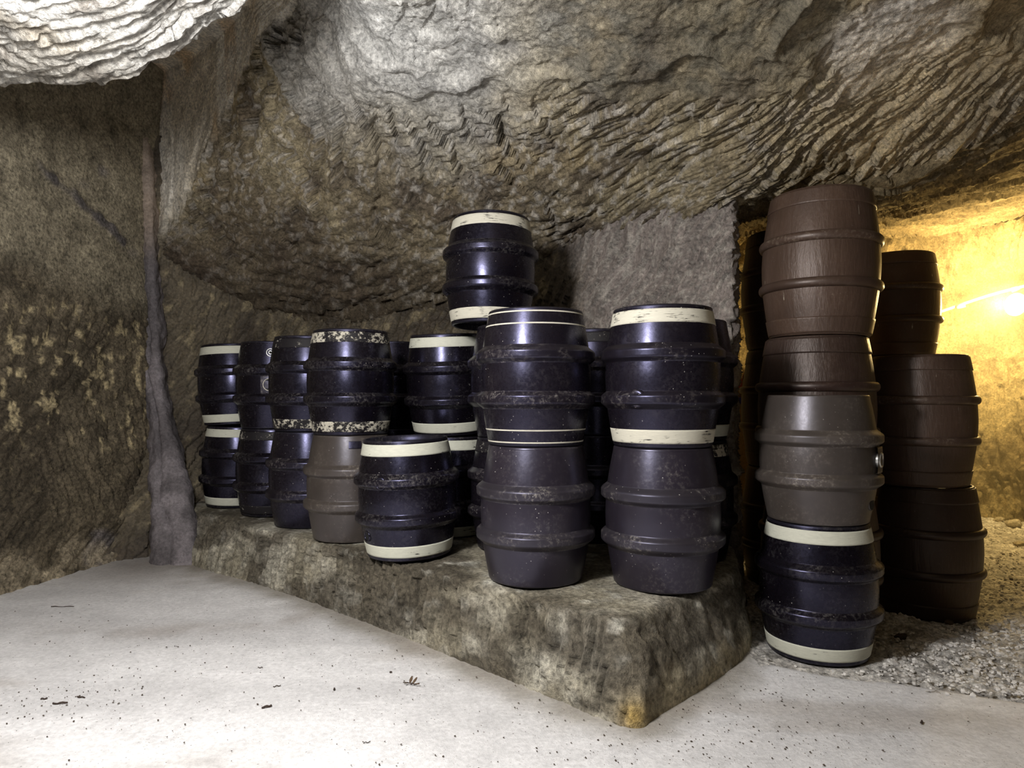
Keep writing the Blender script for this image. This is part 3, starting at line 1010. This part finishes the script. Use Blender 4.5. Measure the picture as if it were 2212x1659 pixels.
IF = [(0, 11, 5), (0, 5, 1), (0, 1, 7), (0, 7, 10), (0, 10, 11), (1, 5, 9), (5, 11, 4), (11, 10, 2), (10, 7, 6), (7, 1, 8), (3, 9, 4), (3, 4, 2), (3, 2, 6), (3, 6, 8), (3, 8, 9), (4, 9, 5), (2, 4, 11), (6, 2, 10), (8, 6, 7), (9, 8, 1)]
rs = np.random.RandomState(3)
GV, GF = [], []
n = 0
while n < 5200:
    y = 2.35 + 3.6 * rs.rand() ** 1.7
    x = rs.uniform(.98, .80 * y + .3)
    if not (1.0 < x < 4.3):
        continue
    yf = float(np.interp(x, [p[0] for p in FE[2:]], [p[1] for p in FE[2:]]))
    if y < yf - .03 + .05 * rs.rand() - (.10 * rs.rand() if rs.rand() < .25 else 0):
        continue
    if x < 1.2 and y > 2.75 and x < 1.14:
        continue
    if any(math.hypot(x - a, y - b) < .245 for a, b, c in GP[:5]):
        continue
    z = float(gravel_z(np.array([x]), np.array([y]))[0])
    z = max(z, .0 if y < yf else z)
    z += .045 * math.exp(-((x - 1.85) ** 2 + (y - 3.25) ** 2) / .13 ** 2)
    r = (.0045 + .008 * rs.rand() ** 2.5) * (1.0 + .10 * (y - 2.3))
    GV.append(stone((x, y, z + r * .25), r, n)); k = n * 12
    GF += [(a + k, b + k, c + k) for a, b, c in IF]
    n += 1
gravel = mesh_obj('gravel', np.concatenate(GV), GF, None, smooth=False)
gm, nt, b = nodes('loose_gravel')
geo = nn(nt, 'ShaderNodeNewGeometry').outputs
c = ramp(nt, geo['Random Per Island'], (0.0, (.16, .15, .14)), (.15, (.50, .48, .45)), (.6, (.74, .71, .67)), (1.0, (.86, .83, .78)))
nt.links.new(c, b.inputs['Base Color']); b.inputs['Roughness'].default_value = .85
gravel.data.materials.append(gm)
tag(gravel, 'loose crushed grey gravel strewn over the ground around the casks', 'gravel', kind='stuff')

# bigger stones that lie singly on the gravel
STM = rock_mat('single_stone', .004, .002, .4)


def big_stone(px, py, r, col, label, seed, squash=.6):
    zt = -.1
    for _ in range(4):
        Y = (EYE - zt) * FP / (py - HY)
        X = (px - HX) / FP * Y
        zt = float(gravel_z(np.array([X]), np.array([Y]))[0])
    V = stone((0, 0, r * squash * .6), r, seed, squash)
    o = mesh_obj('stone', V, IF, smooth=True)
    me = o.data
    md = o.modifiers.new('sub', 'SUBSURF'); md.levels = 3; md.render_levels = 3; md.subdivision_type = 'SIMPLE'
    tx = bpy.data.textures.new('stone_relief', 'CLOUDS'); tx.noise_scale = r * .9
    dm = o.modifiers.new('relief', 'DISPLACE'); dm.texture = tx; dm.strength = r * .45
    ca = me.color_attributes.new('col', 'FLOAT_COLOR', 'POINT')
    ca.data.foreach_set('color', [v for _ in range(len(me.vertices)) for v in (*col, 1.0)])
    me.materials.append(STM)
    o.location = (X, Y, zt)
    tag(o, label, 'stone', 'single stones on the gravel')
    return o


big_stone(2190, 1140, .085, (.62, .56, .44), 'pale angular stone lying at the foot of the lamplit wall', 5)
big_stone(2206, 1180, .05, (.42, .36, .26), 'dark-sided stone on the gravel below the pale angular stone', 8)
big_stone(2160, 1126, .05, (.5, .44, .33), 'small pale stone beside the pale angular stone at the wall foot', 15)
big_stone(2050, 1350, .032, (.10, .07, .05), 'dark brown stone against the foot of the scratched cask', 9)
big_stone(1944, 1382, .030, (.07, .05, .04), 'nearly black stone on the gravel beside the speckled cream-banded barrel', 10)
big_stone(2150, 1362, .028, (.40, .36, .31), 'grey stone on the gravel right of the scratched cask', 12)
big_stone(2070, 1372, .022, (.38, .35, .31), 'small grey stone just in front of the scratched cask', 13)

# ------------------------------------------------------------------ litter on the concrete
TW = plain('dry_twig', (.045, .028, .02), .8)
LFM = plain('dry_leaf', (.10, .06, .03), .8)


def floor_pt(px, py):
    Y = EYE * FP / (py - HY)
    return (px - HX) / FP * Y, Y


def tube(pts, r):
    V, F = [], []
    k = 7
    pts = [Vector(p) for p in pts]
    for i, p in enumerate(pts):
        d = (pts[min(i + 1, len(pts) - 1)] - pts[max(i - 1, 0)]).normalized()
        e1 = d.cross(Vector((0, 0, 1)))
        e1 = e1.normalized() if e1.length > 1e-4 else Vector((1, 0, 0))
        e2 = e1.cross(d)
        rr = r[i] if isinstance(r, (list, tuple)) else r
        for q in range(k):
            a = 2 * math.pi * q / k
            V.append(tuple(p + e1 * rr * math.cos(a) + e2 * rr * math.sin(a)))
    for i in range(len(pts) - 1):
        for q in range(k):
            F.append((i * k + q, i * k + (q + 1) % k, (i + 1) * k + (q + 1) % k, (i + 1) * k + q))
    F.append(tuple(range(k))[::-1]); F.append(tuple((len(pts) - 1) * k + q for q in range(k)))
    return V, F


def twig(px, py, L, ang, r, label):
    x, y = floor_pt(px, py)
    ps = []
    for i in range(7):
        u = i / 6 - .5
        ps.append((u * L, .06 * L * math.sin(u * 3 + px), r * .9 + .002 * math.sin(u * 9 + py)))
    V, F = tube(ps, [r * (.85 + .2 * abs(math.sin(i * 1.7))) for i in range(7)])
    o = mesh_obj('twig', V, F, TW)
    o.location = (x, y, .002)
    o.rotation_euler = (0, 0, ang)
    tag(o, label, 'twig', 'twigs on the concrete floor')
    return o


twig(576, 1529, .032, .6, .0035, 'short thick dark twig on the pale floor, left of centre')
twig(597, 1484, .022, .25, .0017, 'thin dark twig just above the short thick twig')
twig(562, 1444, .018, .2, .0015, 'thin twig on the floor furthest from the camera in the left middle')
twig(844, 1454, .008, .5, .0024, 'tiny dark bud-like twig left of the branched leaf scrap')
twig(722, 1491, .010, 1.5, .003, 'stubby upright-lying twig between thick twig and branched leaf scrap')
twig(130, 1521, .045, .3, .003, 'longest of the dark litter bits in the patch at lower left')
twig(95, 1512, .02, .1, .0025, 'small dark twig at the left end of the litter patch')
twig(175, 1508, .03, -.2, .0022, 'thin twig at the right end of the litter patch at lower left')
twig(135, 1312, .11, .15, .002, 'long thin straw lying on the floor near the left wall')
twig(1990, 1563, .02, .9, .003, 'dark twig on the right part of the concrete floor')
twig(793, 1606, .02, .3, .0012, 'hair-thin twig on the floor near the bottom edge, centre-left')

leaf_root = bpy.data.objects.new('dry_leaf', None); link(leaf_root)
lx, ly = floor_pt(888, 1480)
leaf_root.location = (lx, ly, .002)
tag(leaf_root, 'dark branched scrap of dried leaf on the floor in front of the bench', 'leaf')
V, F = tube([(-.030, .012, .003), (-.012, .004, .005), (.004, -.002, .004), (.022, -.008, .004)], .0018)
mesh_obj('stem', V, F, TW, leaf_root)
for k, (x0, y0, dx, dy, dz) in enumerate(((-.004, .001, .004, .022, .016), (.008, -.003, .012, .012, .018), (.016, -.006, .016, -.008, .004), (-.012, .004, -.01, -.014, .006))):
    V = []
    for i in range(7):
        u = i / 6
        w = .0045 * math.sin(math.pi * min(1, u * .95 + .05)) + .0006
        V += [(x0 + dx * u - dy * w * 20 * .05 - w, y0 + dy * u, .004 + dz * u + .002), (x0 + dx * u, y0 + dy * u, .0028 + dz * u), (x0 + dx * u + w, y0 + dy * u + w * .4, .004 + dz * u + .002)]
    F = []
    for i in range(6):
        a = i * 3
        F += [(a, a + 1, a + 4, a + 3), (a + 1, a + 2, a + 5, a + 4)]
    o = mesh_obj('leaflet', V, F, LFM, leaf_root)
    sd = o.modifiers.new('thick', 'SOLIDIFY'); sd.thickness = .0008

rs = np.random.RandomState(11)
CV, CF = [], []
n = 0
spots = [(floor_pt(160, 1515), .22), (floor_pt(1380, 1600), .3), (floor_pt(1560, 1500), .2), (floor_pt(700, 1440), .6), (floor_pt(1640, 1610), .25)]
while n < 1000:
    if rs.rand() < .55:
        (cx, cy), sp_ = spots[rs.randint(len(spots))]
        x, y = cx + rs.randn() * sp_, cy + rs.randn() * sp_ * .5
    else:
        y = rs.uniform(1.85, 3.6); x = rs.uniform(-.76, .76) * y
    t_ = np.interp(x, [p[0] for p in Bp[2:14]][::-1], [p[1] for p in Bp[2:14]][::-1])
    if y > t_ - .03 or x < -2.4 or (x > .4 and y > 2.115 + (x - .395) * 1.02 - .02) or y < 1.5:
        continue
    r = .0012 + .0028 * rs.rand() ** 2
    CV.append(stone((x, y, .003 + r * .3), r, 9000 + n, .5)); k = n * 12
    CF += [(a + k, b + k, c + k) for a, b, c in IF]
    n += 1
cr = mesh_obj('debris', np.concatenate(CV), CF, plain('dark_crumbs', (.07, .05, .035), .9), smooth=False)
tag(cr, 'dark crumbs and grit scattered over the pale concrete floor', 'grit', kind='stuff')

# ------------------------------------------------------------------ lamp, conduit, far box of bottles
WARM = (1.0, .70, .27)
lp = Vector((4.30, 5.80, 1.83))
lamp = bpy.data.objects.new('wall_lamp', None); link(lamp)
lamp.location = lp
nrm = Vector((-.93, -.30, 0)).normalized()
lamp.rotation_euler = (0, 0, math.atan2(nrm.y, nrm.x))
tag(lamp, 'glowing round bulkhead lamp on the rear wall at the right edge', 'lamp')


def turned(prof, k=40):
    """profile of (x along the axis, radius) turned about the local X axis"""
    V, F = lathe([(x, r) for x, r in prof], k)
    return [(z, x, y) for x, y, z in V], F


V, F = turned([(-.22, .0), (-.22, .10), (-.05, .11), (-.03, .10), (-.03, 0)])
mesh_obj('lamp_base', V, F, plain('lamp_base_grey', (.4, .38, .34), .5), lamp)
V, F = turned([(-.035, .085), (.01, .083), (.04, .065), (.06, .035), (.066, 0)])
globe = mesh_obj('globe', V, F, plain('lamp_globe', (1, .8, .5), .4, emit=(1, .80, .42), es=25), lamp)
V, F = turned([(-.036, .098), (-.02, .100), (-.004, .098), (-.004, .088), (-.036, .088)])
mesh_obj('guard_ring', V, F, plain('guard_metal', (.45, .43, .4), .4, .6), lamp)

PIPE = plain('conduit_white', (.62, .58, .48), .5)
cond = bpy.data.objects.new('conduit', None); link(cond)
cpts = [W(2300, 597, 5.55), W(2212, 618, 5.85), W(2130, 640, 6.12), W(2035, 672, 6.26), W(1950, 702, 6.38)]
cond.location = cpts[2]
tag(cond, 'pale conduit pipe sloping across the lamplit rear wall down to the left', 'pipe')
V, F = tube([p - cpts[2] for p in crm(np.array(cpts), [6] * 4)], .014)
mesh_obj('pipe_run', V, F, PIPE, cond)
for px, py, Y in ((2075, 661, 6.2), (2195, 623, 5.9)):
    c = W(px, py, Y) - cpts[2]
    V, F = tube([c + np.array([-.03, .015, -.012]), c + np.array([.03, -.015, .008])], .022)
    mesh_obj('clip', V, F, PIPE, cond)

# a box and bottles glimpsed through the gap beside the pillar
bx0 = Vector((1.66, 4.82, 0))
zg = -.08
CB = plain('cardboard', (.32, .22, .09), .8)


def boxm(name, x0, x1, y0, y1, z0, z1, mat, parent=None, bev=.004):
    V = [(x, y, z) for x in (x0, x1) for y in (y0, y1) for z in (z0, z1)]
    F = [(0, 1, 3, 2), (4, 6, 7, 5), (0, 4, 5, 1), (2, 3, 7, 6), (0, 2, 6, 4), (1, 5, 7, 3)]
    o = mesh_obj(name, V, F, mat, parent, smooth=False)
    m = o.modifiers.new('bev', 'BEVEL'); m.width = bev; m.segments = 2
    return o


shelf = bpy.data.objects.new('storage_box', None); link(shelf)
shelf.location = (1.70, 4.85, zg)
tag(shelf, 'tan box with a blue top edge in the dark gap beside the pillar', 'box')
boxm('carton', -.22, .22, -.16, .16, 0, 1.07, CB, shelf, .008)
boxm('blue_edge', -.224, .224, -.164, .164, 1.07, 1.115, plain('blue_tape', (.03, .03, .22), .5), shelf)
for k, (dx, colr, capc, lab) in enumerate((((-.115), (.34, .22, .05), (.05, .30, .06), 'amber bottle with a green cap standing on the tan box'), (-.03, (.30, .05, .02), (.45, .3, .08), 'red-labelled bottle beside the amber bottle on the tan box'))):
    bt = bpy.data.objects.new('bottle', None); link(bt)
    bt.location = (1.70 + dx, 4.80, zg + 1.115)
    tag(bt, lab, 'bottle', 'bottles on the tan box')
    V, F = lathe([(0, .0), (0, .036), (.01, .04), (.15, .04), (.19, .022), (.235, .014), (.24, 0)], 28)
    mesh_obj('glass', V, F, plain('bottle_glass', colr, .2), bt)
    V, F = lathe([(.05, .0408), (.13, .0408)], 28)
    mesh_obj('paper_label', V, F, plain('bottle_label', (.45, .08, .03) if k == 0 else (.5, .4, .1), .6), bt)
    V, F = lathe([(.235, .0165), (.265, .0165), (.268, 0)], 28)
    mesh_obj('cap', V, F, plain('bottle_cap', capc, .5), bt)

# scattering volume for the warm glow around the lamp
hz = boxm('haze', 2.95, 4.9, 4.3, 6.9, -.3, 2.9, None, None, .01)
hm_ = bpy.data.materials.new('haze_air'); hm_.use_nodes = True
hn = hm_.node_tree; hn.nodes.clear()
ho = hn.nodes.new('ShaderNodeOutputMaterial'); hv = hn.nodes.new('ShaderNodeVolumeScatter')
hv.inputs['Color'].default_value = (1, .86, .6, 1); hv.inputs['Density'].default_value = .11; hv.inputs['Anisotropy'].default_value = .3
hn.links.new(hv.outputs[0], ho.inputs['Volume'])
hz.data.materials.append(hm_)
tag(hz, 'warm haze glowing around the lamp in the chamber behind the casks', 'haze', kind='stuff')

# ------------------------------------------------------------------ lights, world, camera


def light(name, kind, loc, energy, col, **k):
    l = bpy.data.lights.new(name, kind)
    l.energy = energy; l.color = col
    for a, v in k.items():
        setattr(l, a, v)
    o = bpy.data.objects.new(name, l)
    o.location = loc
    return link(o)


light('flood_lamp', 'POINT', (-.88, 1.08, 1.89), 142, (1.0, .985, .985), shadow_soft_size=.15)
light('wall_lamp_glow', 'POINT', lp + nrm * .16, 100, WARM, shadow_soft_size=.07)

w = bpy.data.worlds.new('World')
S.world = w
w.use_nodes = True
w.node_tree.nodes['Background'].inputs['Color'].default_value = (.55, .45, .40, 1)
w.node_tree.nodes['Background'].inputs['Strength'].default_value = .012

cam = bpy.data.cameras.new('camera')
cam.sensor_width = 36
cam.lens = 36 * FP / 2212
cam.shift_y = (HY - 829.5) / 2212
cam.clip_start = .02
co = bpy.data.objects.new('camera', cam)
co.location = (0, 0, EYE)
co.rotation_euler = (math.radians(90), 0, 0)
link(co)
S.camera = co
S.view_settings.view_transform = 'Standard'
S.view_settings.look = 'None'
S.view_settings.gamma = 1
S.view_settings.exposure = 0.6
S.view_settings.use_curve_mapping = False
